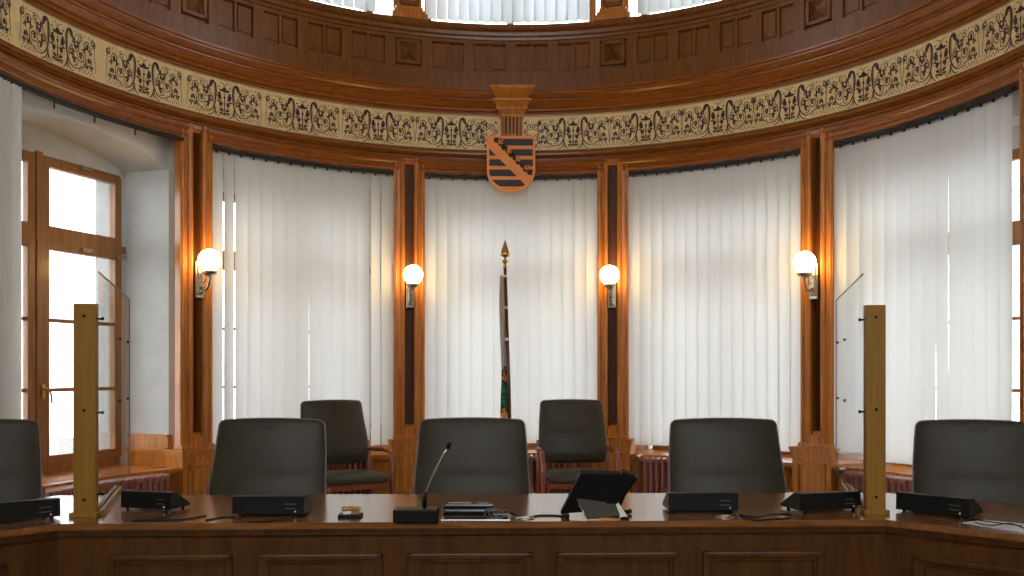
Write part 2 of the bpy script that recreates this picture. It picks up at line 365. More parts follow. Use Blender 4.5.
# frieze: gilded band with flat dark scrollwork laid on it
FRIEZE_ANGLES = (9.5, 10.4, 12.2)
def frieze_ornament(mb):
    A0, A1, STEP = FRIEZE_ANGLES; P, H = R*D(STEP), FZ1-FZ0
    rr = R-.0025
    def put(c, quads):
        a0, flip = c
        mb.add([pol(rr, a0+flip*u/R, FZ0+.004+v*1.15) for u, v in quads[0]], quads[1], 1)
    WF = [1.5]
    def stroke(pts, w0, w1, w2=None):
        # Catmull-Rom with width w0 -> w1 (mid) -> w2
        w2 = w0 if w2 is None else w2; wf = WF[0]
        P4 = [pts[0]]+pts+[pts[-1]]; q = []
        for i in range(1, len(P4)-2):
            p0, p1, p2, p3 = P4[i-1:i+3]
            for k in range(5):
                t = k/5
                q.append(tuple(.5*((2*p1[j])+(-p0[j]+p2[j])*t+(2*p0[j]-5*p1[j]+4*p2[j]-p3[j])*t*t+(-p0[j]+3*p1[j]-3*p2[j]+p3[j])*t**3) for j in (0, 1)))
        q.append(pts[-1]); vs = []; n = len(q)
        for i, p in enumerate(q):
            a, b = q[max(i-1, 0)], q[min(i+1, n-1)]
            dx, dy = b[0]-a[0], b[1]-a[1]; L = math.hypot(dx, dy) or 1
            s = i/(n-1); ww = wf*(w0+(w1-w0)*s*2 if s < .5 else w1+(w2-w1)*(s*2-1))/2
            vs += [(p[0]-dy/L*ww, p[1]+dx/L*ww), (p[0]+dy/L*ww, p[1]-dx/L*ww)]
        return vs, [(2*i, 2*i+1, 2*i+3, 2*i+2) for i in range(n-1)]
    def spiral(cx, cy, r, a0, turns, w):
        pts = []
        n = int(turns*8)
        for i in range(n+1):
            s = i/n; a = a0+turns*2*PI*s; rad = r*(1-.78*s)
            pts.append((cx+rad*math.cos(a), cy+rad*math.sin(a)))
        return stroke(pts, w*.8, w*1.35, w*2.0)
    def leaf(cx, cy, L, W, a):
        L *= 1.0; W *= .95
        c, s = math.cos(a), math.sin(a)
        sh = [(0, 0), (.3, .42), (.55, .5), (.8, .25), (1, 0), (.8, -.25), (.55, -.5), (.3, -.42)]
        return [(cx+L*x*c-W*y*s, cy+L*x*s+W*y*c) for x, y in sh], [tuple(range(8))]
    def dot(cx, cy, r):
        return [(cx+r*math.cos(PI/3*k), cy+r*math.sin(PI/3*k)) for k in range(6)], [tuple(range(6))]
    # half motif, u from 0 (flower axis) to P/2
    S = []
    h = P/2
    S.append(stroke([(.112, .222), (.106, .252), (.084, .268), (.058, .250), (.048, .205), (.052, .150), (.064, .098), (.092, .058), (.130, .038), (.165, .040)], .013, .012, .003))
    S.append(dot(.100, .236, .012)); S.append(dot(.086, .250, .010)); S.append(leaf(.112, .232, .026, .018, -1.2))
    S.append(stroke([(.066, .24), (.064, .20), (.068, .15), (.08, .105)], .003, .004))
    S.append(stroke([(.060, .085), (.052, .05), (.030, .022), (.012, .018)], .007, .006, .003))
    S.append(stroke([(.060, .085), (.072, .045), (.098, .020), (.130, .016)], .006, .006, .003))
    S.append(stroke([(.056, .07), (.058, .04), (.060, .015)], .004, .006, .003))
    WF[0] = 1.0
    # flower bush between the scrolls
    S.append(stroke([(0, .045), (.001, .12), (0, .20)], .006, .004, .003))
    S.append(leaf(0, .20, .045, .030, PI/2)); S.append(leaf(.004, .205, .034, .018, .5))
    S.append(leaf(.018, .160, .032, .032, .6)); S.append(leaf(.018, .160, .026, .024, -.6)); S.append(leaf(.012, .105, .032, .022, .9)); S.append(dot(.030, .195, .007))
    S.append(stroke([(0, .11), (.014, .13), (.022, .16)], .003, .003)); S.append(stroke([(0, .07), (.018, .085), (.032, .11)], .004, .004))
    S.append(leaf(.004, .055, .040, .018, .75)); S.append(leaf(.002, .045, .036, .014, .15)); S.append(leaf(.0, .03, .018, .02, PI/2)); S.append(dot(.034, .238, .006))
    S.append(stroke([(0, .245), (.012, .268), (.030, .272)], .003, .004, .002)); S.append(spiral(.022, .040, .014, 1.5, 1.1, .0035))
    for cx, cy, a in ((.0, .215, 1.57), (.020, .175, .7), (.022, .135, -.2), (.016, .095, .9), (.0, .150, 1.57)):
        S.append(leaf(cx, cy, .028, .015, a))
    NFL = len(S)
    WF[0] = 1.45
    # tendrils of the wide field
    S.append(spiral(.150, .180, .040, 3.6, 1.4, .0042)); S.append(spiral(.110, .140, .034, 1.2, 1.3, .0042)); S.append(spiral(.205, .125, .042, 2.6, 1.4, .0042)); S.append(spiral(.262, .205, .036, -1.2, 1.5, .0045))
    S.append(spiral(.140, .085, .034, -2.2, 1.2, .0040)); S.append(spiral(.285, .110, .034, 2.8, 1.3, .0040)); S.append(spiral(.196, .236, .028, .5, 1.3, .0036)); S.append(spiral(.325, .232, .026, -1.6, 1.4, .0050))
    S.append(stroke([(.350, .050), (.346, .12), (.338, .17), (.340, .225), (.322, .262), (.300, .25)], .003, .0035, .003))
    S.append(stroke([(.165, .040), (.21, .055), (.245, .095), (.250, .150), (.235, .200)], .004, .005, .003))
    S.append(stroke([(.080, .105), (.10, .17), (.13, .225), (.165, .262)], .0035, .0035, .003))
    for cx, cy, a in ((.150, .172, .4), (.200, .128, 2.2), (.112, .128, -.9), (.262, .190, 1.4), (.136, .092, 2.7), (.285, .118, -.4), (.232, .168, .9), (.175, .205, -1.8), (.300, .165, 2.0), (.128, .200, 1.2), (.250, .075, -.2), (.305, .070, .6)):
        S.append(leaf(cx, cy, .030, .022, a)); S.append(leaf(cx, cy, .020, .018, a+1.9)); S.append(leaf(cx, cy, .020, .018, a-1.9))
    for cx, cy in ((.185, .030), (.205, .038), (.222, .026), (.240, .040), (.258, .028), (.278, .042), (.298, .030), (.318, .044), (.196, .060), (.226, .062), (.270, .062), (.330, .024), (.160, .060), (.310, .200), (.225, .215), (.280, .262), (.240, .262)):
        S.append(dot(cx, cy, .0058))
    for i, q in enumerate(S):
        fl_ = 8 <= i < NFL
        S[i] = ([(u*1.55 if fl_ else .036+u*(h-.036)/h, v) for u, v in q[0]], q[1])
    for a_ in (-3.0, 4.2):
        for fl in (-1, 1):
            for q in (spiral(.030, .205, .034, 2.0, 1.4, .004), spiral(.036, .110, .036, -1.0, 1.4, .004), spiral(.070, .160, .026, 1.0, 1.3, .004), leaf(.05, .06, .03, .022, .6), leaf(.02, .05, .03, .022, -.4), leaf(.075, .225, .03, .022, 2.0), dot(.06, .03, .006), dot(.03, .03, .006)): put((D(a_), fl), q)
    ANG = [[-9.2, -21.2, -33.5, -46.0, -58.7, -72.2, -85.5], [10.9, 22.8, 34.5, 45.9, 57.5, 69.5, 81.8]]
    for sgn in (0, 1):
        for k in range(7):
            for fl in (-1, 1):
                c = (D(ANG[sgn][k]), fl)
                for q in S: put(c, q)
mb = MB()
FP = [PATH[0]]+[((R, y), (1, 0)) for y in (-4, -2, -.6)]+PATH[4:-4]+PATH[-4:]
sweep([(0, FZ0), (0, FZ1)], mb, 0)
frieze_ornament(mb)
for z0, z1 in ((FZ0+.006, FZ0+.011), (FZ1-.011, FZ1-.006)): sweep([(-.002, z0), (-.002, z1)], mb, 1)
structure(mb.build('trim_10', [M['gold'], M['ink']]), 'gilded frieze with dark brown scrollwork around the apse', 'trim')

# panelled drum above the cornice
mb = MB()
sweep([(.0, 4.06), (.0, 4.58)], mb)
sweep([(.0, 4.085), (-.034, 4.09), (-.034, 4.262), (0, 4.278)], mb); sweep([(0, 4.522), (-.030, 4.535), (-.030, 4.565), (0, 4.565)], mb)
def stile(a, hwid, d=.034): arcbox(mb, a-hwid, a+hwid, R-d, R+.01, 4.262, 4.55, seg=2)
cent = PIL
for i in range(7):
    a0 = -T5-34.3 if i == 0 else PIL[i-1]; a1 = T5+34.3 if i == 6 else PIL[i]
    a0, a1 = a0+3.05, a1-3.05; st = (a1-a0)/4
    if i in (0, 6): continue
    for k in range(5): stile(D(a0+st*k), D(.85))
    for k in range(4):
        c = a0+st*(k+.5); stile(D(c), D(.20), .022)
        for s in (-1, 1):     # raised field of each panel
            cc = c+s*(st/4-.25)
            arcbox(mb, D(cc)-D(st/4-.75), D(cc)+D(st/4-.75), R-.012, R+.01, 4.30, 4.505, seg=2)
sweep([(0, 4.56), (-.03, 4.575), (-.035, 4.60), (-.055, 4.61), (-.06, 4.64), (-.085, 4.66), (-.095, 4.68), (-.095, 4.705), (.02, 4.712), (.32, 4.712)], mb)
structure(mb.build('trim_11', M['drum']), 'dark oak panelled drum with moulded ledge below the upper windows', 'trim')
for i, a in enumerate(PIL[1:5]):
    root = empty('trim_%d' % (12+i), pol(R, D(a), 4.41), -D(a), kind='structure')
    root['label'] = 'carved pyramid boss on the drum above the '+['leftmost lamp', 'second lamp from the left', 'third lamp from the left', 'rightmost lamp'][i]; root['category'] = 'carved boss'
    m = MB()
    for x, z, dx, dz in ((-.1, 0, .03, .23), (.1, 0, .03, .23), (0, .1, .23, .03), (0, -.1, .23, .03)): m.box((x, -.012, z), (dx, .05, dz))
    m.build('frame', M['drum'], root)
    m = MB(); s = .083; vs = [(-s, -.012, -s), (s, -.012, -s), (s, -.012, s), (-s, -.012, s), (0, -.075, 0)]
    mid = [(0, -.02, -s*.75), (s*.75, -.02, 0), (0, -.02, s*.75), (-s*.75, -.02, 0)]
    fs = []
    for k in range(4): fs += [(k, 5+k, 4), (5+k, (k+1) % 4, 4)]
    m.add(vs+mid, fs); m.box((0, -.004, 0), (2*s+.01, .016, 2*s+.01)); m.build('pyramid', M['drum'], root)

# upper storey: posts between the upper windows
mb = MB()
for b0, b1 in zip(PIL[:-1], PIL[1:]): pass
sweep([(.0, 6.35), (.0, 6.7)], mb); sweep([(.3, 6.35), (0, 6.35)], mb)
arcbox(mb, D(-93), D(-T5+3), 3.42, 3.9, 4.6, 6.4); arcbox(mb, D(T5-3), D(93), 3.42, 3.9, 4.6, 6.4)
for a in PIL[1:5]:
    arcbox(mb, D(a-2.3), D(a+2.3), 3.42, 3.85, 4.69, 6.4)
structure(mb.build('wall_clerestory', M['oak']), 'oak framed upper wall around the clerestory windows', 'wall')
for i, a in enumerate(PIL[1:5]):
    root = empty('trim_%d' % (16+i), pol(3.36, D(a), 4.705), -D(a), kind='structure')
    root['label'] = 'short oak upper pilaster above the '+['leftmost lamp', 'second lamp from the left', 'third lamp from the left', 'rightmost lamp'][i]; root['category'] = 'pilaster'
    m = MB()
    for hw_, d, z0, z1 in ((.170, .07, 0, .05), (.150, .055, .045, .085), (.130, .04, .08, .12)): m.box((0, -.0+.05-d/2, (z0+z1)/2), (2*hw_, .1+d, z1-z0))
    m.box((0, .05, .86), (.20, .12, 1.6)); m.build('shaft', M['oak'], root)
    m = MB()
    for s in (-1, 1): m.box((s*.08, -.015, .88), (.035, .03, 1.45))
    m.box((0, -.015, .16), (.17, .03, .04)); m.build('moulding', M['drum'], root)

# ------------------------------------------------------------------ windows
def window(name, phi, label, handle=True):
    root = empty(name, (*loc(phi, .05, 3.88), 0), -phi, kind='structure'); root['label'] = label; root['category'] = 'window'
    z0, z1 = .56, 3.0; W = .885
    m = MB()    # y axis points outward
    for s in (-1, 1): m.box((s*(W-.035), .03, (z0+z1)/2), (.07, .09, z1-z0))
    m.box((0, .03, z0+.035), (2*W, .09, .07)); m.box((0, .03, 2.985), (2*W, .09, .05))
    m.box((0, .02, 2.36), (2*W, .10, .065)); m.box((0, .015, (z0+z1)/2), (.055, .11, z1-z0))
    m.build('frame', M['winwood'], root)
    for s in (-1, 1):
        for kk, (a, b, bars) in enumerate(((.63, 2.335, (1.20, 1.735)), (2.385, 2.965, ()))):
            sm = MB(); x0, x1 = .028, W-.05; xc = s*(x0+x1)/2
            for x in (x0+.035, x1-.035): sm.box((s*x, .0, (a+b)/2), (.07, .06, b-a), bev=.006)
            for z, hh in ((a+.035, .07), (b-.03, .06)): sm.box((xc, 0, z), (x1-x0, .058, hh), bev=.006)
            for z in bars: sm.box((xc, .005, z), (x1-x0-.12, .035, .028))
            cs = sm.build('casement', M['winwood'], root)
            g = MB(); g.box((xc, .008, (a+b)/2), (x1-x0-.13, .005, b-a-.12)); g.build('pane', M['glass'], cs)
    if handle:
        h = MB(); h.box((.02, -.052, 1.19), (.03, .012, .11), bev=.004); h.tube([(.02, -.055, 1.21), (.02, -.085, 1.21), (.05, -.09, 1.19), (.065, -.088, 1.10)], .008)
        tag(h.build('handle', M['brass'], root), 'brass handle')
        for x, z in ((.45, 2.965), (.45, 2.31), (.82, 2.3)):
            c = MB(); c.box((x, -.042, z), (.10, .02, .028), bev=.004); c.tube([(x-.06, -.05, z-.012), (x+.02, -.055, z-.01)], .006); c.build('catch', M['nickel'], root)
    return root
wl = ['oak framed window in the open niche at left, blown out by daylight', 'window hidden behind the first vertical blind from the left', 'window hidden behind the centre vertical blind', 'window hidden behind the third vertical blind', 'window hidden behind the rightmost vertical blind']
for i, b in enumerate(BAYS): window('window_%d' % (i+1), D(b), wl[i], i == 0)
ul = ['upper window at far left outside the photograph', 'upper window at the upper left', 'upper centre window', 'upper window at the upper right', 'upper window at far right outside the photograph']
for i, b in enumerate(BAYS):
    p = D(b); root = empty('window_%d' % (i+6), (*loc(p, 0, 3.66), 0), -p, kind='structure'); root['label'] = ul[i]; root['category'] = 'window'
    m = MB(); z0, z1, W = 4.71, 6.36, .86
    for s in (-1, 0, 1): m.box((s*(W-.03), .03, (z0+z1)/2), (.07, .07, z1-z0))
    for z in (z0+.03, 5.6, z1-.03): m.box((0, .03, z), (2*W, .068, .06))
    m.build('frame', M['winwood'], root)
    m = MB(); m.box((0, .035, (z0+z1)/2), (2*W-.1, .005, z1-z0-.1)); m.build('pane', M['glass'], root)

# ------------------------------------------------------------------ vertical blinds
def blind(a0, a1, z0, z1, r, n, label, group, mat='blind', seed=0, odd=(), stack=False, tilt=-3, chain=True):
    rnd = random.Random(seed)
    root = empty('vertical_blind', pol(r, (a0+a1)/2, z0), 0, label, 'blind', group)
    base = Matrix.Translation(-Vector(pol(r, (a0+a1)/2, z0)))
    m = MB(); arcbox(m, a0-D(.2), (a1 if not stack else D(PIL[1]-2.6))+D(.2), r-.018, r+.018, z1, z1+.028)
    nc = int((a1-a0)*r/.1)
    for k in range(n): arcbox(m, a0+(a1-a0)*(k+.45)/n, a0+(a1-a0)*(k+.55)/n, r-.008, r+.008, z1-.022, z1+.002, seg=1)
    if stack:
        for q in (-74, -67.5, -61): m.tube([pol(r, D(q), z1+.01), pol(r, D(q), z1-.05)], .006, 6)
    m.xform(base).build('head_rail', M['dark'] if mat == 'blind' else M['white'], root)
    m = MB(); wd = .1168
    for k in range(n):
        a = a0+(a1-a0)*(k+.5)/n; t = D(tilt+rnd.uniform(-4, 4))
        if stack: t = D(74+rnd.uniform(-6, 6))
        for q, tt in odd:
            if q == k: t = D(tt)
        c = Vector(pol(r, a, 0)); ux = Vector((math.cos(a), -math.sin(a), 0)); uy = Vector((math.sin(a), math.cos(a), 0))
        ax = ux*math.cos(t)+uy*math.sin(t); ay = uy*math.cos(t)-ux*math.sin(t)
        bow = .012; nx = 6; nz = 10; vs = []; ph = rnd.uniform(0, 6)
        for j in range(nz+1):
            z = z0+(z1-.02-z0)*j/nz; sw = .004*math.sin(j*.5+ph)*(1-j/nz)
            for i in range(nx+1):
                s = i/nx-.5
                vs.append(c+ax*(s*wd)+ay*(bow*(1-4*s*s)+sw)+Vector((0, 0, z)))
        m.add(vs, [(j*(nx+1)+i, j*(nx+1)+i+1, (j+1)*(nx+1)+i+1, (j+1)*(nx+1)+i) for j in range(nz) for i in range(nx)], 0, True)
    m.xform(base).build('vane_curtain', M[mat], root)
    if chain:
        m = MB(); pts = []
        arcbox(m, a0+D(.6), a1-D(.6), r-.004, r-.001, z0+.012, z0+.016)
        m.xform(base).build('bottom_chain', M['white'], root)
    return root
GB = 'cream vertical blinds around the apse'
B0, B1 = .645, 3.22
blind(D(-86.0), D(-80.0), B0, B1, 3.33, 10, 'white vertical blind bunched open at the left edge beside the uncovered window', GB, seed=1, stack=True, chain=False)
blind(D(PIL[1]+2.5), D(PIL[2]-2.5), B0, B1, 3.37, 15, 'cream vertical blind between the leftmost and second lamp', GB, seed=2, odd=((1, 16), (12, -20), (13, 26)))
blind(D(PIL[2]+2.5), D(PIL[3]-2.5), B0, B1, 3.37, 15, 'cream vertical blind behind the flag, under the coat of arms', GB, seed=3, tilt=2)
blind(D(PIL[3]+2.5), D(PIL[4]-2.5), B0, B1, 3.37, 15, 'cream vertical blind between the third and rightmost lamp', GB, seed=4, tilt=3)
blind(D(PIL[4]+2.5), D(PIL[5]-4.2), B0-.02, B1, 3.37, 14, 'cream vertical blind right of the rightmost lamp, behind the right wooden post', GB, seed=5, tilt=3)
GU = 'small blue-grey blinds of the upper windows'
for k, (c, lab) in enumerate(((-34.3, 'upper blue-grey vertical blind seen at the top edge, left one'), (0, 'upper blue-grey vertical blind at top centre above the corbel'), (34.3, 'upper blue-grey vertical blind seen at the top edge, right one'))):
    blind(D(c-13.2), D(c+13.2), 4.80, 6.3, 3.50, 15, lab, GU, 'blind_up', seed=20+k, tilt=20, chain=False)

# ------------------------------------------------------------------ wall lamps
def sconce(ang, label):
    root = empty('wall_sconce', pol(3.285, ang, 2.10), -ang, label, 'wall lamp', 'globe lamps on the pilasters')
    m = MB(); m.box((0, .018, 0), (.075, .016, .30), bev=.005); m.box((0, .0, 0), (.05, .024, .25), bev=.006)
    m.sphere((0, -.012, .10), .020, 12); m.sphere((0, -.012, -.10), .018, 12); m.build('back_plate', M['nickel'], root)
    m = MB(); m.tube([(0, -.01, -.06), (0, -.05, -.085), (0, -.10, -.07), (0, -.125, -.02), (0, -.125, .03)], .012, 10)
    m.tube([(0, -.01, .05), (0, -.04, .055), (0, -.07, .02), (0, -.06, -.02), (0, -.035, -.02)], .007, 8); m.sphere((0, -.085, -.078), .018, 10); m.build('arm', M['nickel'], root)
    m = MB(); m.lathe([(.012, .02), (.03, .028), (.055, .040), (.062, .062), (.055, .066), (.05, .05), (.01, .04)], (0, -.125, 0), 20); m.build('gallery', M['nickel'], root)
    m = MB(); m.sphere((0, -.125, .150), .092, 32); tag(m.build('globe', M['globe'], root), 'lit white opal globe')
    return root
s0 = sconce(D(PIL[1]), 'lit globe lamp nearest the open window, leftmost of the four')
for a, lb in ((PIL[2], 'lit globe lamp left of the flag, second from the left'), (PIL[3], 'lit globe lamp right of the flag, third from the left'), (PIL[4], 'lit globe lamp above the right wooden post, rightmost of the four')):
    dup(s0, pol(3.285, D(a), 2.10), -D(a), lb)

# ------------------------------------------------------------------ corbel and coat of arms
CA = 0.0
root = empty('trim_20', (.042, R, 3.615), 0, 'carved oak corbel with fluted neck above the coat of arms', 'corbel', None, 'structure')
m = MB()
def frus(m, w0, d0, z0, w1, d1, z1):
    vs = [(-w0, .04, z0), (w0, .04, z0), (w0, -d0, z0), (-w0, -d0, z0), (-w1, .04, z1), (w1, .04, z1), (w1, -d1, z1), (-w1, -d1, z1)]
    m.add(vs, [(0, 1, 2, 3), (4, 7, 6, 5), (0, 4, 5, 1), (1, 5, 6, 2), (2, 6, 7, 3), (3, 7, 4, 0)])
for q in ((.118, .10, .20, .118, .10, .225), (.122, .11, .225, .135, .125, .262), (.150, .14, .262, .150, .14, .280), (.146, .135, .280, .150, .145, .300), (.150, .145, .300, .172, .165, .330), (.190, .19, .330, .190, .19, .350),
          (.150, .15, .350, .158, .16, .372), (.160, .16, .372, .195, .20, .430), (.205, .215, .430, .215, .225, .448), (.215, .225, .448, .215, .225, .468)): frus(m, *q)
for s in (-1, 1): m.box((s*.098, -.03, .07), (.016, .14, .28))
m.box((0, -.03, -.05), (.21, .14, .04)); m.build('bracket', M['oak'], root)
m = MB(); m.box((0, -.02, .08), (.19, .12, .25)); m.build('neck', M['recess'], root)  # backing painted darker to stand in for shade between the flutes
m = MB()
for k in range(5): m.box((-.072+.036*k, -.090, .075), (.020, .03, .25), bev=.006)
m.build('fluting', M['oak'], root)

def shield():
    root = empty('coat_of_arms', (.034, 3.23, 3.415), 0, 'orange and black striped coat of arms shield hanging under the central corbel', 'coat of arms')
    HW = .215; Ht = .175; Hb = -.135       # half width, top, start of the round bottom (local z)
    def width(z, ins=0):
        if z > Ht-ins: return 0
        if z >= Hb: return HW-ins
        d = (z-Hb)/.195
        ry = (.195-ins)
        d = (Hb-z)/ry
        return (HW-ins)*math.sqrt(max(0, 1-d*d)) if d < 1 else 0
    def outline(ins):
        p = [(-HW+ins, Ht-ins), (HW-ins, Ht-ins)]
        p += [((HW-ins)*math.cos(-PI*k/28), Hb+(.195-ins)*math.sin(-PI*k/28)) for k in range(29)]
        return p
    def slab(pts, y0, y1):
        n = len(pts); mm = MB()
        mm.add([(x, y0, z) for x, z in pts]+[(x, y1, z) for x, z in pts], [tuple(range(n)), tuple(range(n, 2*n))[::-1]]+[(i, n+i, n+(i+1) % n, (i+1) % n) for i in range(n)])
        return mm
    slab(outline(0), -.02, .03).build('board', M['shield'], root, True)
    # raised rim
    a, b = outline(0), outline(.016); n = len(a); mm = MB()
    mm.add([(x, -.034, z) for x, z in a]+[(x, -.034, z) for x, z in b]+[(x, -.018, z) for x, z in a]+[(x, -.018, z) for x, z in b],
           [(i, (i+1) % n, n+(i+1) % n, n+i) for i in range(n)]+[(i, 2*n+i, 2*n+(i+1) % n, (i+1) % n) for i in range(n)]+[(n+i, n+(i+1) % n, 3*n+(i+1) % n, 3*n+i) for i in range(n)])
    mm.build('rim', M['shield'], root, True)
    # five black bars, broken by the bend
    def bl(z): return -.205+(.07-z)*.98      # lower-left edge of the bend
    def br(z): return -.150+(.155-z)*.98
    for k in range(5):
        zt = .150-.0935*k; zb = zt-.060; rows = 12
        for side in (0, 1):
            mm = MB()
            for j in range(rows):
                z0, z1 = zt-(zt-zb)*j/rows, zt-(zt-zb)*(j+1)/rows
                q = []
                for z in (z0, z1):
                    wv = width(z, .022)
                    lo, hi = (-wv, min(wv, bl(z))) if side == 0 else (max(-wv, br(z)), wv)
                    q.append((lo, max(lo, hi)))
                if max(q[0][1]-q[0][0], q[1][1]-q[1][0]) > .003:
                    for y in (-.0245,):
                        mm.add([(q[0][0], y, z0), (q[0][1], y, z0), (q[1][1], y, z1), (q[1][0], y, z1), (q[0][0], -.019, z0), (q[0][1], -.019, z0), (q[1][1], -.019, z1), (q[1][0], -.019, z1)],
                               [(3, 2, 1, 0), (0, 1, 5, 4), (1, 2, 6, 5), (2, 3, 7, 6), (3, 0, 4, 7)])
            if mm.v: mm.build('black_bar', M['shieldblack'], root)
    # crown of rue: raised orange bend with leaf tips along its upper edge
    p0, p1 = Vector((-.128, 0, .138)), Vector((.162, 0, -.158)); d = (p1-p0).normalized(); nn = Vector((-d.z, 0, d.x)); Ls = (p1-p0).length
    mm = MB()
    for k in range(10):
        c = p0+d*(Ls*k/9)
        mm.tube([(c.x, -.019, c.z), (c.x, -.028, c.z)], 0.020 if k % 2 else .026, 10)
        if k < 9: c = p0+d*(Ls*(k+.5)/9)+nn*.010; mm.tube([(c.x, -.019, c.z), (c.x, -.0275, c.z)], .017, 10)
    mm.build('leaf_border', M['shieldblack'], root)
    for k in range(4):
        mm = MB()
        c = p0+d*(Ls*(.09+.265*k))+nn*.012
        mm.tube([(c.x, -.019, c.z), (c.x, -.032, c.z)], .010, 10)
        for q, u in ((nn, .022), (d, .018), (-d, .018), (-nn, .014)):
            e = c+q*u; mm.tube([(e.x, -.019, e.z), (e.x, -.032, e.z)], .0100, 8)
        mm.build('rue_leaf', M['shield'], root)
    # iron hanger up to the corbel
    mm = MB(); mm.box((0, .0, .185), (.09, .04, .03)); mm.build('hanger', M['oak'], root)
    root.scale = (1.08, 1.0, 1.05)
    return root
shield()

# ------------------------------------------------------------------ radiators
def radiator(phi, label):
    r = 3.215; root = empty('radiator', pol(r, phi, 0), -phi, label, 'radiator', 'ribbed radiators below the windows')
    m = MB(); n = 22
    for k in range(n):
        a = D(-10.5+21*k/(n-1)); x = r*math.sin(a); y = r*math.cos(a)-r
        mm = MB()
        for dy in (-.05, .0, .05): mm.tube([(0, dy, .11), (0, dy, .50)], .0155, 8)
        mm.box((0, 0, .515), (.036, .15, .055), bev=.014); mm.box((0, 0, .10), (.036, .15, .05), bev=.014)
        mm.xform(Matrix.Translation((x, y, 0))@Matrix.Rotation(-a, 4, 'Z')); m.add(mm.v, mm.f, 0, False)
    for z in (.10, .51): m.tube([(r*math.sin(D(a)), r*math.cos(D(a))-r, z) for a in range(-11, 12)], .018, 8)
    for k in (1, 20):
        a = D(-10.5+21*k/(n-1))
        for dy in (-.05, .05): m.box((r*math.sin(a), r*math.cos(a)-r+dy, .045), (.03, .03, .09))
    m.build('rib_block', M['radiator'], root)
    m = MB(); a = D(-11.6); x, y = r*math.sin(a), r*math.cos(a)-r
    m.tube([(x+.06, y, .51), (x, y, .51), (x-.02, y, .48), (x-.02, y, .0)], .011, 8); m.build('pipe', M['radiator'], root)
    m = MB(); m.lathe([(.016, -.03), (.024, -.02), (.026, .02), (.018, .03)], (x-.005, y-.0, .545), 12); m.build('valve', M['chrome'], root)
    return root
r0 = radiator(D(BAYS[0]), 'ribbed radiator under the uncovered window at left')
for b, lb in ((1, 'ribbed radiator behind the turned armchair, left of the flag'), (2, 'ribbed radiator under the centre blind behind the flag'), (3, 'ribbed radiator under the blind right of the far chairs'), (4, 'ribbed radiator under the rightmost blind, behind the right wooden post')):
    dup(r0, pol(3.215, D(BAYS[b]), 0), -D(BAYS[b]), lb)

# ------------------------------------------------------------------ chairs
def rounded_outline(wb, wt, h, rad, n=6):
    """trapezoid, z from 0 to h, bottom width wb, top width wt"""
    cs = [(-wb/2, 0), (wb/2, 0), (wt/2, h), (-wt/2, h)]; out = []
    for i, c in enumerate(cs):
        p, q = Vector(cs[i-1]), Vector(cs[(i+1) % 4]); c = Vector(c); a = (p-c).normalized()*rad; b = (q-c).normalized()*rad
        for k in range(n+1):
            t = k/n; out.append(tuple((c+a)*(1-t)**2+c*2*t*(1-t)+(c+b)*t*t))
    return out
def pillow(outline, th, bulge, m, axis_map, back_bulge=0.0):
    """rings from the back centre over the rim to the front centre"""
    n = len(outline); cx = sum(p[0] for p in outline)/n; cz = (min(p[1] for p in outline)+max(p[1] for p in outline))/2
    rings = [(.25, -th/2-back_bulge), (.6, -th/2-back_bulge*.8), (.93, -th/2), (.985, -th*.36), (1, -th*.1), (1, th*.18), (.985, th*.38), (.955, th/2), (.88, th/2+bulge*.35), (.72, th/2+bulge*.75), (.5, th/2+bulge*.93), (.25, th/2+bulge)]
    vs = [axis_map(cx+(p[0]-cx)*s, d, cz+(p[1]-cz)*s) for s, d in rings for p in outline]
    fs = [(i*n+k, i*n+(k+1) % n, (i+1)*n+(k+1) % n, (i+1)*n+k) for i in range(len(rings)-1) for k in range(n)]
    fs += [tuple(range(n))[::-1], tuple(range((len(rings)-1)*n, len(rings)*n))]
    m.add(vs, fs, 0, True)
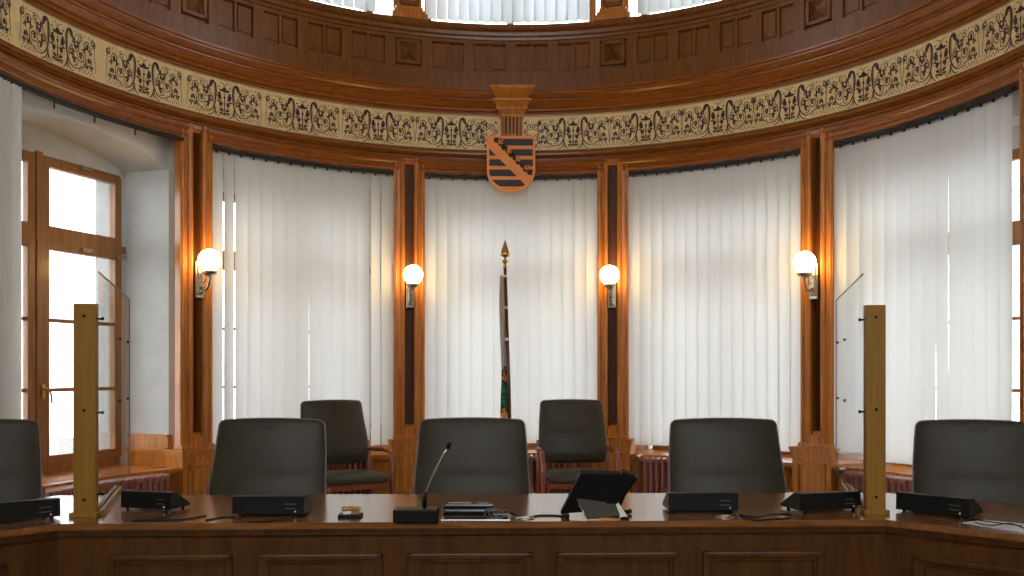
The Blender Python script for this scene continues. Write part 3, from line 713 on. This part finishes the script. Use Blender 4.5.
def make_chair(label, group):
    """faces -Y; origin on the floor under the seat"""
    root = empty('armchair', (0, 0, 0), 0, label, 'chair', group)
    Z0, BH = .545, .540
    def recline(x, d, z):                 # z height above the lower edge of the backrest
        y = .235+z*.215-.040*(1-1/(1+math.exp(-(z-.30)/.035)))*min(1, max(0, z)/.08)*.9-d+.03*(x/.27)**2
        return (x, y, Z0+z)
    th, rad, nu, nv = .05, .032, 22, 34
    us = [-math.cos(PI*i/nu) for i in range(nu+1)]; vz = [.5-.5*math.cos(PI*j/nv) for j in range(nv+1)]
    def bx(u, v):
        z = v*BH; hw = .300-.028*v+.006*math.sin(PI*v); e = min(z, BH-z)
        if e < rad: hw += -rad+math.sqrt(max(0, rad*rad-(rad-e)**2))
        return u*hw, z+.010*v*(1-u*u)
    m = MB(); vs = []
    for side in (1, -1):
        for v in vz:
            for u in us:
                x, z = bx(u, v); f = (1-abs(u)**12)*(1-abs(2*v-1)**26)
                d = (th/2*f**.5+(.014*(1-u*u)*(1-(2*v-1)**2)-.008*math.exp(-((z-.295)/.014)**2)*max(0, 1-(u/.75)**4) if side > 0 else 0))*side
                vs.append(recline(x, d, z))
    W_ = nu+1; n0 = (nu+1)*(nv+1)
    fs = [(j*W_+i, j*W_+i+1, (j+1)*W_+i+1, (j+1)*W_+i) for j in range(nv) for i in range(nu)]
    fs += [tuple(n0+q for q in f[::-1]) for f in fs]
    m.add(vs, fs, 0, True); m.build('backrest', M['leather'], root, True)
    rim = [bx(-1, v) for v in vz]+[bx(u, 1) for u in us]+[bx(1, v) for v in vz[::-1]]
    m = MB(); m.tube([recline(x*1.004, .006, z) for x, z in rim], .0040, 6); tag(m.build('piping', M['piping'], root), 'pale piping')
    m = MB()
    for k in range(9): m.box((-.045+.011*k, recline(-.045+.011*k, .033, .500)[1], Z0+.500), (.003, .004, .022))
    m.build('gather_stitching', M['leather'], root)
    m = MB(); so = rounded_outline(.55, .57, .50, .06)
    def seatmap(x, d, z): return (x, .24-z, .462+d-.02*(max(0, z-.35)/.15)**2)
    so2 = []
    for i, p in enumerate(so):
        q = so[(i+1) % len(so)]; L = math.dist(p, q); k = max(1, int(L/.06))
        so2 += [(p[0]+(q[0]-p[0])*j/k, p[1]+(q[1]-p[1])*j/k) for j in range(k)]
    pillow(so2, .050, .018, m, seatmap); m.build('seat', M['leather'], root, True)
    m = MB(); m.box((0, -.235, .408), (.55, .028, .065), bev=.004); m.box((0, .235, .41), (.55, .028, .06), bev=.004)
    for s in (-1, 1): m.box((s*.275, 0, .41), (.028, .46, .06), bev=.004)
    m.box((0, -.235, .30), (.55, .02, .028), bev=.004); m.build('seat_frame', M['chairwood'], root)
    for s in (-1, 1):
        m = MB(); m.tube([(s*.305, -.245, 0), (s*.305, -.248, .3), (s*.308, -.25, .5), (s*.310, -.238, .60), (s*.312, -.20, .655), (s*.312, -.14, .675)], [.018, .021, .022, .021, .019, .017], 8)
        m.build('front_leg', M['chairwood'], root)
        m = MB(); m.tube([(s*.298, .29, 0), (s*.298, .255, .30), (s*.298, .245, .48), (s*.300, .26, .62), (s*.303, .29, .74)], [.017, .021, .022, .020, .014], 8)
        m.build('rear_leg', M['chairwood'], root)
        m = MB(); m.tube([(s*.312, -.16, .674), (s*.315, -.05, .682), (s*.313, .10, .672), (s*.306, .25, .668)], [.016, .021, .020, .015], 8)
        m.build('armrest', M['chairwood'], root)
    m = MB(); m.box((0, .262, .60), (.60, .02, .03)); m.box((0, .250, .47), (.60, .022, .03))
    for k in range(10): m.box((-.225+.05*k, .256, .535), (.018, .014, .12))
    m.build('spindle_rail', M['chairwood'], root)
    return root
GF, GR = 'grey leather armchairs behind the desk', 'grey leather armchairs standing by the rear wall'
def chair_pos(px, depth_back, rz):      # the chair whose backrest is seen at column px
    b = at(px, depth_back); a = D(rz); return (b.x+.31*math.sin(a), b.y-.31*math.cos(a), 0)
ch = make_chair('dark grey leather armchair behind the desk, between left screen and gooseneck microphone', GF)
ch.location = chair_pos(269, 4.66, -1); ch.rotation_euler = (0, 0, D(-1))
for px, dp, rz, lb, g in ((472, 4.70, -1, 'dark grey leather armchair directly behind the gooseneck microphone', GF),
                        (726, 4.66, -2, 'dark grey leather armchair behind the desk, right of the telephone', GF),
                        (977, 4.50, -20, 'dark grey leather armchair at right edge, right of the right screen post', GF),
                        (-24, 4.55, 22, 'dark grey leather armchair cut off by the left edge, left of the left screen post', GF),
                        (572, 8.0, 2, 'far armchair facing forward, just right of the flag', GR),
                        (334, 7.85, 30, 'far armchair turned to the right, in front of the first blind, left of the flag', GR)):
    dup(ch, chair_pos(px, dp, rz), D(rz), lb, g)

# ------------------------------------------------------------------ flag
fp = at(509, 8.05)
root = empty('flag_stand', (fp.x, fp.y, 0), 0, 'furled flag on a dark pole with brass spear tip in front of the centre blind', 'flag')
top = Vector((-.035, 0, 2.26))
m = MB(); m.lathe([(.17, 0), (.17, .02), (.12, .035), (.05, .06), (.035, .12), (.02, .13)], (0.02, 0, 0), 20); m.build('base', M['polewood'], root)
m = MB(); m.tube([(.02, 0, .05), (0, 0, 1.2), tuple(top)], [.017, .016, .014], 10); m.build('pole', M['polewood'], root)
m = MB(); m.lathe([(.015, 0), (.022, .012), (.012, .03), (.012, .04), (.028, .055), (.028, .066), (.012, .078), (.010, .095), (.02, .10), (.044, .112), (.040, .135), (.020, .20), (.003, .25)], top, 12); tag(m.build('spear_tip', M['brass'], root), 'brass spear tip')
for z in (2.19, 1.91, 1.63): MB().tube([(.012-.047*(z-.05)/2.2, -.0, z-.012), (.012-.047*(z-.05)/2.2, 0, z+.012)], .021, 10).build('ring', M['white'], root)
fm, n, l, b = new_mat('flag cloth')
tc = n.new('ShaderNodeTexCoord'); sx = n.new('ShaderNodeSeparateXYZ'); l.new(tc.outputs['Object'], sx.inputs[0])
r = n.new('ShaderNodeValToRGB'); cr = r.color_ramp; cr.interpolation = 'CONSTANT'
mr = n.new('ShaderNodeMapRange'); mr.inputs[1].default_value = .5; mr.inputs[2].default_value = 2.3
nz = n.new('ShaderNodeTexNoise'); nz.inputs['Scale'].default_value = 22; l.new(tc.outputs['Object'], nz.inputs['Vector'])
ma = n.new('ShaderNodeMath'); ma.operation = 'MULTIPLY_ADD'; ma.inputs[1].default_value = .22; l.new(nz.outputs['Fac'], ma.inputs[0]); l.new(sx.outputs['Z'], ma.inputs[2]); l.new(ma.outputs[0], mr.inputs[0]); l.new(mr.outputs[0], r.inputs[0])
cols = [(0, (.62, .58, .48)), (.30, (.70, .30, .03)), (.335, (.02, .015, .01)), (.355, (.02, .16, .06)), (.40, (.03, .02, .012)), (.425, (.02, .20, .09)), (.46, (.02, .02, .015)), (.475, (.75, .34, .03)), (.52, (.03, .02, .012)), (.545, (.50, .44, .36))]
cr.elements[0].position = 0; cr.elements[0].color = (*cols[0][1], 1); cr.elements[1].position = cols[1][0]; cr.elements[1].color = (*cols[1][1], 1)
for ps, c in cols[2:]: e = cr.elements.new(ps); e.color = (*c, 1)
l.new(r.outputs[0], b.inputs['Base Color']); b.inputs['Roughness'].default_value = .8
m = MB(); nzz, nk = 40, 28; vs = []
for j in range(nzz+1):
    s = j/nzz; z = 2.20-1.65*s; c = .012-.047*(z-.05)/2.2
    wv = .012+.022*min(1, s*1.6)+.008*math.sin(s*9); off = -.030+.020*max(0, s-.45)
    for k in range(nk):
        a = 2*PI*k/nk; rr = wv*(1+.28*math.sin(5*a+s*5)+.12*math.sin(9*a-s*3))
        vs.append((c+off+rr*math.cos(a)*.95, rr*math.sin(a)*1.2+.03, z))
m.add(vs, [(j*nk+k, (j+1)*nk+k, (j+1)*nk+(k+1) % nk, j*nk+(k+1) % nk) for j in range(nzz) for k in range(nk)], 0, True)
tag(m.build('flag', fm, root), 'furled pale flag with green, black and orange crest')

# ------------------------------------------------------------------ judges' desk
L = desk_pt(58, 524.0); Rr = desk_pt(885, 519.8)
L.z = Rr.z = 0
ax = (Rr-L).normalized()                     # along the desk, left to right
def rot2(v, a): return Vector((v.x*math.cos(a)-v.y*math.sin(a), v.x*math.sin(a)+v.y*math.cos(a), 0))
dl = rot2(-ax, D(50)); dr = rot2(ax, D(-45))   # directions of the wings toward the viewer
WL = 1.2
FP4 = [L+dl*WL, L, Rr, Rr+dr*WL]
def offset(pts, d):
    """offset the open polyline to its left-hand (rear) side by d"""
    out = []; N = []
    for i in range(len(pts)-1):
        u = (pts[i+1]-pts[i]).normalized(); N.append(Vector((-u.y, u.x, 0)))
    for i, p in enumerate(pts):
        if i == 0: out.append(p+N[0]*d)
        elif i == len(pts)-1: out.append(p+N[-1]*d)
        else:
            b = (N[i-1]+N[i]).normalized(); out.append(p+b*(d/b.dot(N[i])))
    return out
def ribbon(mb, d0, d1, z0, z1, mi=0):
    a, b = offset(FP4, d0), offset(FP4, d1)
    for i in range(3):
        mb.prism([(a[i].x, a[i].y), (a[i+1].x, a[i+1].y), (b[i+1].x, b[i+1].y), (b[i].x, b[i].y)], z0, z1, mi)
    return mb
DD = .82
root = empty('judges_desk', (0, 0, 0), 0, 'long brown wooden desk with angled wings and panelled front across the foreground', 'desk')
m = MB()
for d0, z0, z1 in ((.0, HD-.024, HD-.004), (.004, HD-.004, HD)): ribbon(m, d0, DD, z0, z1)
m.build('desktop', M['desktop'], root)
m = MB(); ribbon(m, .012, .05, HD-.05, HD-.024); ribbon(m, .004, .03, HD-.034, HD-.024); ribbon(m, .03, .055, .0, HD-.05); ribbon(m, .02, .05, 0, .08); m.build('front_board', M['desk'], root)
m = MB(); ribbon(m, .10, .60, HD-.07, HD-.026); 
a_, b_ = offset(FP4, .06), offset(FP4, .7)
for i in range(4):
    c = (a_[i]+b_[i])/2; u = (b_[i]-a_[i]); m.box((c.x, c.y, HD/2-.02), (u.length, .03, HD-.06), math.atan2(u.y, u.x))
m.build('carcass', M['desk'], root)
def front_panel(A, B, s0, s1, zt=.625, zb=.13):
    u = (B-A).normalized(); nrm = Vector((u.y, -u.x, 0)); rz = math.atan2(u.y, u.x)
    c = A+u*(s0+s1)/2-nrm*.03; W = s1-s0; m = MB()
    for x, z, dx, dz in ((-W/2+.014, (zt+zb)/2, .028, zt-zb), (W/2-.014, (zt+zb)/2, .028, zt-zb), (0, zt-.012, W, .024), (0, zb+.014, W, .028)):
        q = c+u*x+nrm*.008; m.box((q.x, q.y, z), (dx, .026, dz), rz, bev=.006)
    for x, z, dx, dz in ((-W/2+.034, (zt+zb)/2, .014, zt-zb-.06), (W/2-.034, (zt+zb)/2, .014, zt-zb-.06), (0, zt-.030, W-.06, .012), (0, zb+.034, W-.06, .014)):
        q = c+u*x+nrm*.004; m.box((q.x, q.y, z), (dx, .016, dz), rz)
    m.build('raised_panel', M['desk'], root)
def s_on(px):     # distance along the front edge for a column of the photograph
    o = Vector((CX, CY, 0)); d = at(px, 1)-o; d.z = 0
    w_ = L-o; den = ax.x*d.y-ax.y*d.x
    return -(w_.x*d.y-w_.y*d.x)/den
for p0, p1 in ((106, 231), (257, 382), (407, 533), (557, 681), (704, 826)): front_panel(L, Rr, s_on(p0), s_on(p1))
front_panel(Rr, Rr+dr*WL, .10, 1.05)
E_ = L+dl*WL; front_panel(E_, L, .12, WL-.18)

# ------------------------------------------------------------------ protective screens
def screen(pf, pb, post_px, post_w, by, label, mirror):
    """pf/pb: pane foot at the front and rear end"""
    dirv = (pb-pf); Ln = dirv.length; u = dirv.normalized(); ang = math.atan2(u.y, u.x)
    root = empty('protective_screen', (pf.x, pf.y, HD), 0, label, 'screen', 'clear screens with wooden posts on the desk')
    f = at(post_px, (HC-HD)*F/(by-HOR)); off = Vector((f.x-pf.x, f.y-pf.y, 0))
    pw = post_w
    m = MB(); m.box((off.x, off.y, .43), (pw, .032, .86), -YAW, bev=.003); m.build('post', M['post'], root)
    m = MB(); m.box((off.x, off.y, .009), (pw+.024, .06, .018), -YAW, bev=.003); m.build('post_foot', M['post'], root)
    for z in (.81, .43, .07): MB().tube([(off.x+.0, off.y-.014, z), (off.x, off.y-.019, z)], .0065, 10).build('screw', M['black'], root)
    st = .03
    m = MB(); c = u*(st+Ln)/2; m.box((c.x, c.y, .012+.49), (Ln-st, .006, .98), ang); tag(m.build('pane', M['acrylic'], root), 'clear pane')
    m = MB()
    for x0, x1, z0, z1 in ((Ln-.004, Ln+.002, .012, .994), (st, Ln, .991, .995)):
        c = u*(x0+x1)/2; m.box((c.x, c.y, (z0+z1)/2), (x1-x0, .0064, z1-z0), ang)
    m.build('polished_edge', M['piping'], root)
    m = MB(); Lr = .86; c = u*(Lr/2)
    for s in (-1, 1):
        nn = Vector((-u.y, u.x, 0))*s*.012; m.box((c.x+nn.x, c.y+nn.y, .011), (Lr, .016, .022), ang)
    m.build('base_rail', M['post'], root)
    for z in (.80, .42, .09):
        m = MB(); a = Vector((off.x, off.y, z)); s = 1 if not mirror else -1
        m.tube([(a.x+s*pw/2, a.y, z), (a.x+s*(pw/2+.018), a.y+.008, z)], .004, 8); m.sphere((a.x+s*(pw/2+.018), a.y+.008, z), .0075, 8); m.build('standoff', M['black'], root)
    for k in (.62, .93):
        for z in (.75, .44):
            c = u*(Ln*k); nn = Vector((-u.y, u.x, 0))*.006; MB().tube([(c.x-nn.x, c.y-nn.y, z), (c.x+nn.x, c.y+nn.y, z)], .007, 10).build('bolt_hole', M['black'], root)
def f2(px, py): p = desk_pt(px, py); p.z = 0; return p
screen(f2(98, 516), f2(129.5, 476.5), 86, .089, 516.5, 'clear protective screen with wooden post on the left half of the desk', False)
screen(f2(863.5, 513), f2(836, 475), 874.5, .081, 513.5, 'clear protective screen with wooden post on the right half of the desk', True)

# ------------------------------------------------------------------ black wedge consoles on the desk
def console(label, group, W=.30):
    root = empty('desk_console', (0, 0, 0), 0, label, 'console', group)
    # local: x along the front (viewer side), y away from the viewer
    H = .080; prof = [(0, .010), (.004, H-.004), (.008, H), (.045, H), (.055, H-.006), (.150, .022), (.150, .010)]
    n = len(prof); m = MB(); vs = []
    for x in (-W/2, W/2): vs += [(x, y, z) for y, z in prof]
    m.add(vs, [tuple(range(n))[::-1], tuple(range(n, 2*n))]+[(i, i+1, n+i+1, n+i) for i in range(n-1)]+[(n-1, 0, n, 2*n-1)])
    o = m.build('housing', M['black'], root, True)
    for x in (-W/2+.03, W/2-.03):
        for y in (.012, .135): MB().lathe([(.008, 0), (.008, .010)], (x, y, 0), 10).build('foot', M['black'], root)
    m = MB(); m.box((W/2-.055, -.0005, .050), (.045, .002, .003)); m.box((W/2-.055, -.0007, .032), (.045, .002, .003)); tag(m.build('marking', M['label'], root), 'small pale marking lines')
    m = MB(); m.tube([(W/2-.035, .004, .020), (W/2-.035, -.004, .020)], .0035, 8); tag(m.build('jack', M['white'], root), 'tiny white socket')
    return root
GC = 'low black wedge consoles along the desk'
def cons_pose(px0, py0, px1, py1):
    a, b = desk_pt(px0, py0), desk_pt(px1, py1); c = (a+b)/2; return (c.x, c.y, HD), math.atan2(b.y-a.y, b.x-a.x), (b-a).length
specs = [(232, 516.5, 304, 516.5, 'low black console in front of the armchair left of the microphone'),
         (117, 509.5, 174, 512.3, 'low black tilted-looking console just right of the left screen post'),
         (668, 512.8, 739, 512.8, 'low black console right of the telephone'),
         (799, 513.3, 862, 510.5, 'low black console just left of the right screen post'),
         (896, 511.5, 969, 519.5, 'low black console on the right desk wing, in front of the rightmost armchair'),
         (-18, 526.0, 56, 519.0, 'low black console on the left desk wing, cut off by the left edge')]
l0, a0, W0 = cons_pose(*specs[0][:4])
cs0 = console(specs[0][4], GC, .29); cs0.location = l0; cs0.rotation_euler = (0, 0, a0)
for s in specs[1:]:
    lo, an, W_ = cons_pose(*s[:4]); q = dup(cs0, lo, an, s[4])
    if s[0] == 117: q.scale = (.84, .9, 1)

def cable(px_py, r=.0032, name='cable', label='', mat='black', lift=None):
    pts = []
    for i, q in enumerate(px_py):
        p = desk_pt(q[0], q[1]); p.z = HD+r+(q[2] if len(q) > 2 else 0); pts.append(p)
    P4 = [pts[0]]+pts+[pts[-1]]; out = []
    for i in range(1, len(P4)-2):
        p0, p1, p2, p3 = P4[i-1:i+3]
        for k in range(6):
            t = k/6; out.append(.5*((2*p1)+(-p0+p2)*t+(2*p0-5*p1+4*p2-p3)*t*t+(-p0+3*p1-3*p2+p3)*t**3))
    out.append(pts[-1]); o = out[0].copy()
    m = MB(); m.tube([p-o for p in out], r, 8); ob = m.build(name, M[mat]); ob.location = o
    tag(ob, label, 'cable', 'loose cables on the desk'); return ob
cable([(172, 513), (160, 519), (132, 521), (180, 520.5), (206, 516)], label='black cable looped in front of the tilted console near the left screen')
cable([(206, 521), (222, 518), (236, 517.6)], label='thin black cable lying left of the console behind the microphone row')
cable([(290, 517.8), (276, 521), (262, 522.5), (250, 522.8)], label='thin black cable trailing below the console left of the stamps')
cable([(497, 512), (508, 512.5), (520, 517)], label='black cable from the black box to the round outlet on the desk')
cable([(530, 518), (540, 516), (560, 516.5), (566, 519)], label='black cable from the round outlet to the telephone')
cable([(740, 515), (756, 518), (772, 514.5), (792, 515.5)], label='black cable between the console and the round outlet at right')
cable([(742, 517.5), (756, 521), (776, 519.5), (790, 518.8)], label='second black cable running left of the right screen post')
cable([(966, 518.6), (978, 521), (992, 523), (1022, 527)], label='upper black cable on the right wing beside the rightmost console')
cable([(975, 523.5), (990, 526.5), (1010, 524.5), (1026, 530)], label='lower black cable on the right wing at the right edge')

# microphone
p = desk_pt(415, 523.5)
root = empty('microphone', (p.x, p.y, HD), -YAW, 'gooseneck microphone on a small black base near the desk centre', 'microphone')
m = MB(); W = .172
m.box((0, .05, .028), (W, .10, .050), bev=.005); m.build('base', M['black'], root)
m = MB(); m.box((-.045, .06, .0535), (.06, .05, .003)); m.box((-.018, -.0005, .018), (.004, .002, .006)); m.build('button_plate', M['blackgloss'], root)
m = MB(); gp = [(.030, .06, .053), (.031, .06, .085), (.038, .055, .115), (.060, .05, .165), (.085, .045, .215), (.108, .04, .262), (.124, .036, .290)]
m.tube(gp[:3], .0085, 8); m.build('neck_socket', M['black'], root)
m = MB(); m.tube(gp[1:], [.005]*6, 8)
tag(m.build('gooseneck', M['chrome'], root), 'grey flexible gooseneck')
m = MB(); m.tube([(.122, .0365, .285), (.127, .0355, .297), (.133, .034, .312)], [.0075, .0095, .0085], 10); m.build('capsule', M['black'], root)

# black box with coiled lead
p = desk_pt(474.5, 521.5)
root = empty('device_box', (p.x, p.y, HD), -YAW, 'glossy black box with coiled pale lead, right of the microphone', 'device')
m = MB(); m.box((.004, .07, .004), (.272, .15, .008), bev=.002); m.build('tray', M['chrome'], root)
m = MB(); m.box((-.025, .06, .030), (.20, .10, .034), bev=.009); m.box((-.025, .065, .054), (.198, .085, .022), bev=.008); m.box((.085, .05, .020), (.09, .08, .018), bev=.005); m.build('housing', M['blackgloss'], root)
m = MB(); m.box((-.06, .05, .066), (.09, .03, .003)); m.box((.03, .055, .066), (.05, .02, .003)); m.build('key_strip', M['chrome'], root)
m = MB(); pts = []
for k in range(70):
    t = k/69; a = t*2*PI*3.2; pts.append((.055+.055*t+.024*math.cos(a), .002-.010*math.cos(a*.5)+.0, .030+.022*math.sin(a)*(1-.3*t)))
m.tube(pts, .0022, 6); m.build('coiled_lead', M['piping'], root)

# stamps
p = desk_pt(349, 518.0)
root = empty('stamp_rest', (p.x, p.y, HD), -YAW, 'small dark tray holding wooden stamps, left of the microphone', 'stamp rest')
m = MB(); m.box((0, .035, .006), (.092, .07, .012), bev=.003); m.build('tray', M['black'], root)
for i, (x, y, ln, an) in enumerate(((-.014, .03, .045, .35), (.020, .032, .045, -.3))):
    t = empty('hand_stamp', (p.x+x*.9, p.y+y, HD+.012), an, ('pale wooden hand stamp at the left of the small tray', 'pale wooden hand stamp at the right of the small tray')[i], 'stamp', 'wooden hand stamps in the tray')
    m = MB(); m.box((0, 0, .006), (.036, .022, .012), bev=.002); m.build('block', M['white'] if i == 0 else M['stampwood'], t)
    m = MB(); m.tube([(-.020, 0, .020), (-.008, 0, .021), (.006, 0, .020), (.018, 0, .021), (.024, 0, .021)], [.009, .011, .008, .012, .007], 12); m.build('handle', M['stampwood'], t)

# telephone seen from behind
p = desk_pt(600, 519.5)
root = empty('telephone', (p.x, p.y, HD), D(4), 'black desk telephone seen from behind on a tilted stand, right of centre', 'telephone')
# body: slab leaning away from us at the bottom, top tilted toward the viewer's right
def slab3(m, q, th, mi=0):
    a, b, c, d = [Vector(v) for v in q]; nr = (b-a).cross(d-a).normalized()*th
    vs = [a, b, c, d, a+nr, b+nr, c+nr, d+nr]
    m.add(vs, [(3, 2, 1, 0), (4, 5, 6, 7), (0, 1, 5, 4), (1, 2, 6, 5), (2, 3, 7, 6), (3, 0, 4, 7)], mi)
m = MB(); slab3(m, [(-.145, .085, .012), (.055, .045, .030), (.105, -.005, .178), (-.075, .015, .180)], -.030)
m.build('body', M['black'], root)
m = MB()
slab3(m, [(.030, .030, .058), (.075, .025, .058), (.140, -.012, .172), (.090, -.012, .188)], -.034); m.build('handset_cradle', M['black'], root)
m = MB(); m.tube([(.085, .085, .045), (.105, .075, .085), (.125, .060, .125), (.148, .042, .165)], [.020, .014, .014, .020], 10); m.build('handset', M['black'], root)
m = MB(); slab3(m, [(-.052, -.005, .002), (.080, .000, .012), (.062, .060, .076), (-.088, .055, .070)], .008); m.build('stand', M['standmetal'], root)
m = MB(); m.tube([(-.050, -.008, .004), (-.088, .05, .072)], .0035, 8); m.box((.012, .018, .03), (.012, .004, .014)); tag(m.build('stand_edge', M['chrome'], root), 'bright metal edge')
m = MB(); slab3(m, [(.078, -.004, .006), (.112, .004, .006), (.074, .05, .07), (.066, .05, .07)], .004); m.build('stand_side', M['white'], root)
m = MB(); m.box((-.13, .055, .008), (.03, .03, .016), bev=.004); m.box((.10, .0, .005), (.03, .022, .010), bev=.003); m.build('foot', M['black'], root)
m = MB(); m.tube([(.06, .12, .010), (.09, .11, .014), (.13, .11, .010), (.15, .125, .012)], [.012, .012, .009, .011], 8); m.build('lead', M['black'], root)

# round cable outlets and the sheets on the right wing
for px, py, lb in ((525, 518.5, 'flat round metal cable outlet left of the telephone'), (724, 517.2, 'flat round metal cable outlet in front of the console right of the telephone')):
    p = desk_pt(px, py); m = MB(); m.lathe([(.038, 0), (.038, .003), (.034, .005), (.028, .005), (.027, .003)], (0, 0, 0), 24); m.box((0, 0, .0055), (.03, .018, .003), bev=.001)
    o = m.build('cable_outlet', M['chrome']); o.location = (p.x, p.y, HD); tag(o, lb, 'outlet', 'round outlets in the desk top')
qs = [desk_pt(*q) for q in ((962, 523.0), (1030, 534.0), (1030, 525.0), (985, 520.5))]
c = sum(qs, Vector())/4; m = MB(); slab3(m, [q-c for q in qs], .002); o = m.build('document_folder', M['paper']); o.location = (c.x, c.y, HD+.0005)
tag(o, 'flat bluish folder lying under cables at the right edge', 'folder')

# ------------------------------------------------------------------ outside the open window
gr = MB().box((0, 10, -4.1), (120, 120, .2)).build('ground_outside', M['asphalt']); structure(gr, 'street outside the windows', 'ground')
root = empty('neighbour_building', (-19, 16, -4), D(28), 'pale overexposed building across the street, seen through the open window', 'building')
m = MB(); m.box((0, 0, 5.0), (7, 22, 10)); m.box((3.6, 0, 4.3), (.3, 22, .25)); m.build('wall', M['facade'], root)
m = MB(); m.add([(-4, -11.4, 10), (4, -11.4, 10), (4, 11.4, 10), (-4, 11.4, 10), (0, -11.4, 13), (0, 11.4, 13)], [(0, 1, 4), (1, 2, 5, 4), (2, 3, 5), (3, 0, 4, 5), (0, 3, 2, 1)]); m.build('roof', M['roof'], root)
for z in (2.4, 6.2):
    for k in range(7):
        m = MB(); y = -9+3*k
        m.box((3.53, y, z), (.16, 1.2, 1.9)); q = m.build('window', M['white'], root)
        m = MB(); m.box((3.62, y-.27, z), (.03, .45, 1.6)); m.box((3.62, y+.27, z), (.03, .45, 1.6)); m.build('pane', M['blackgloss'], q)
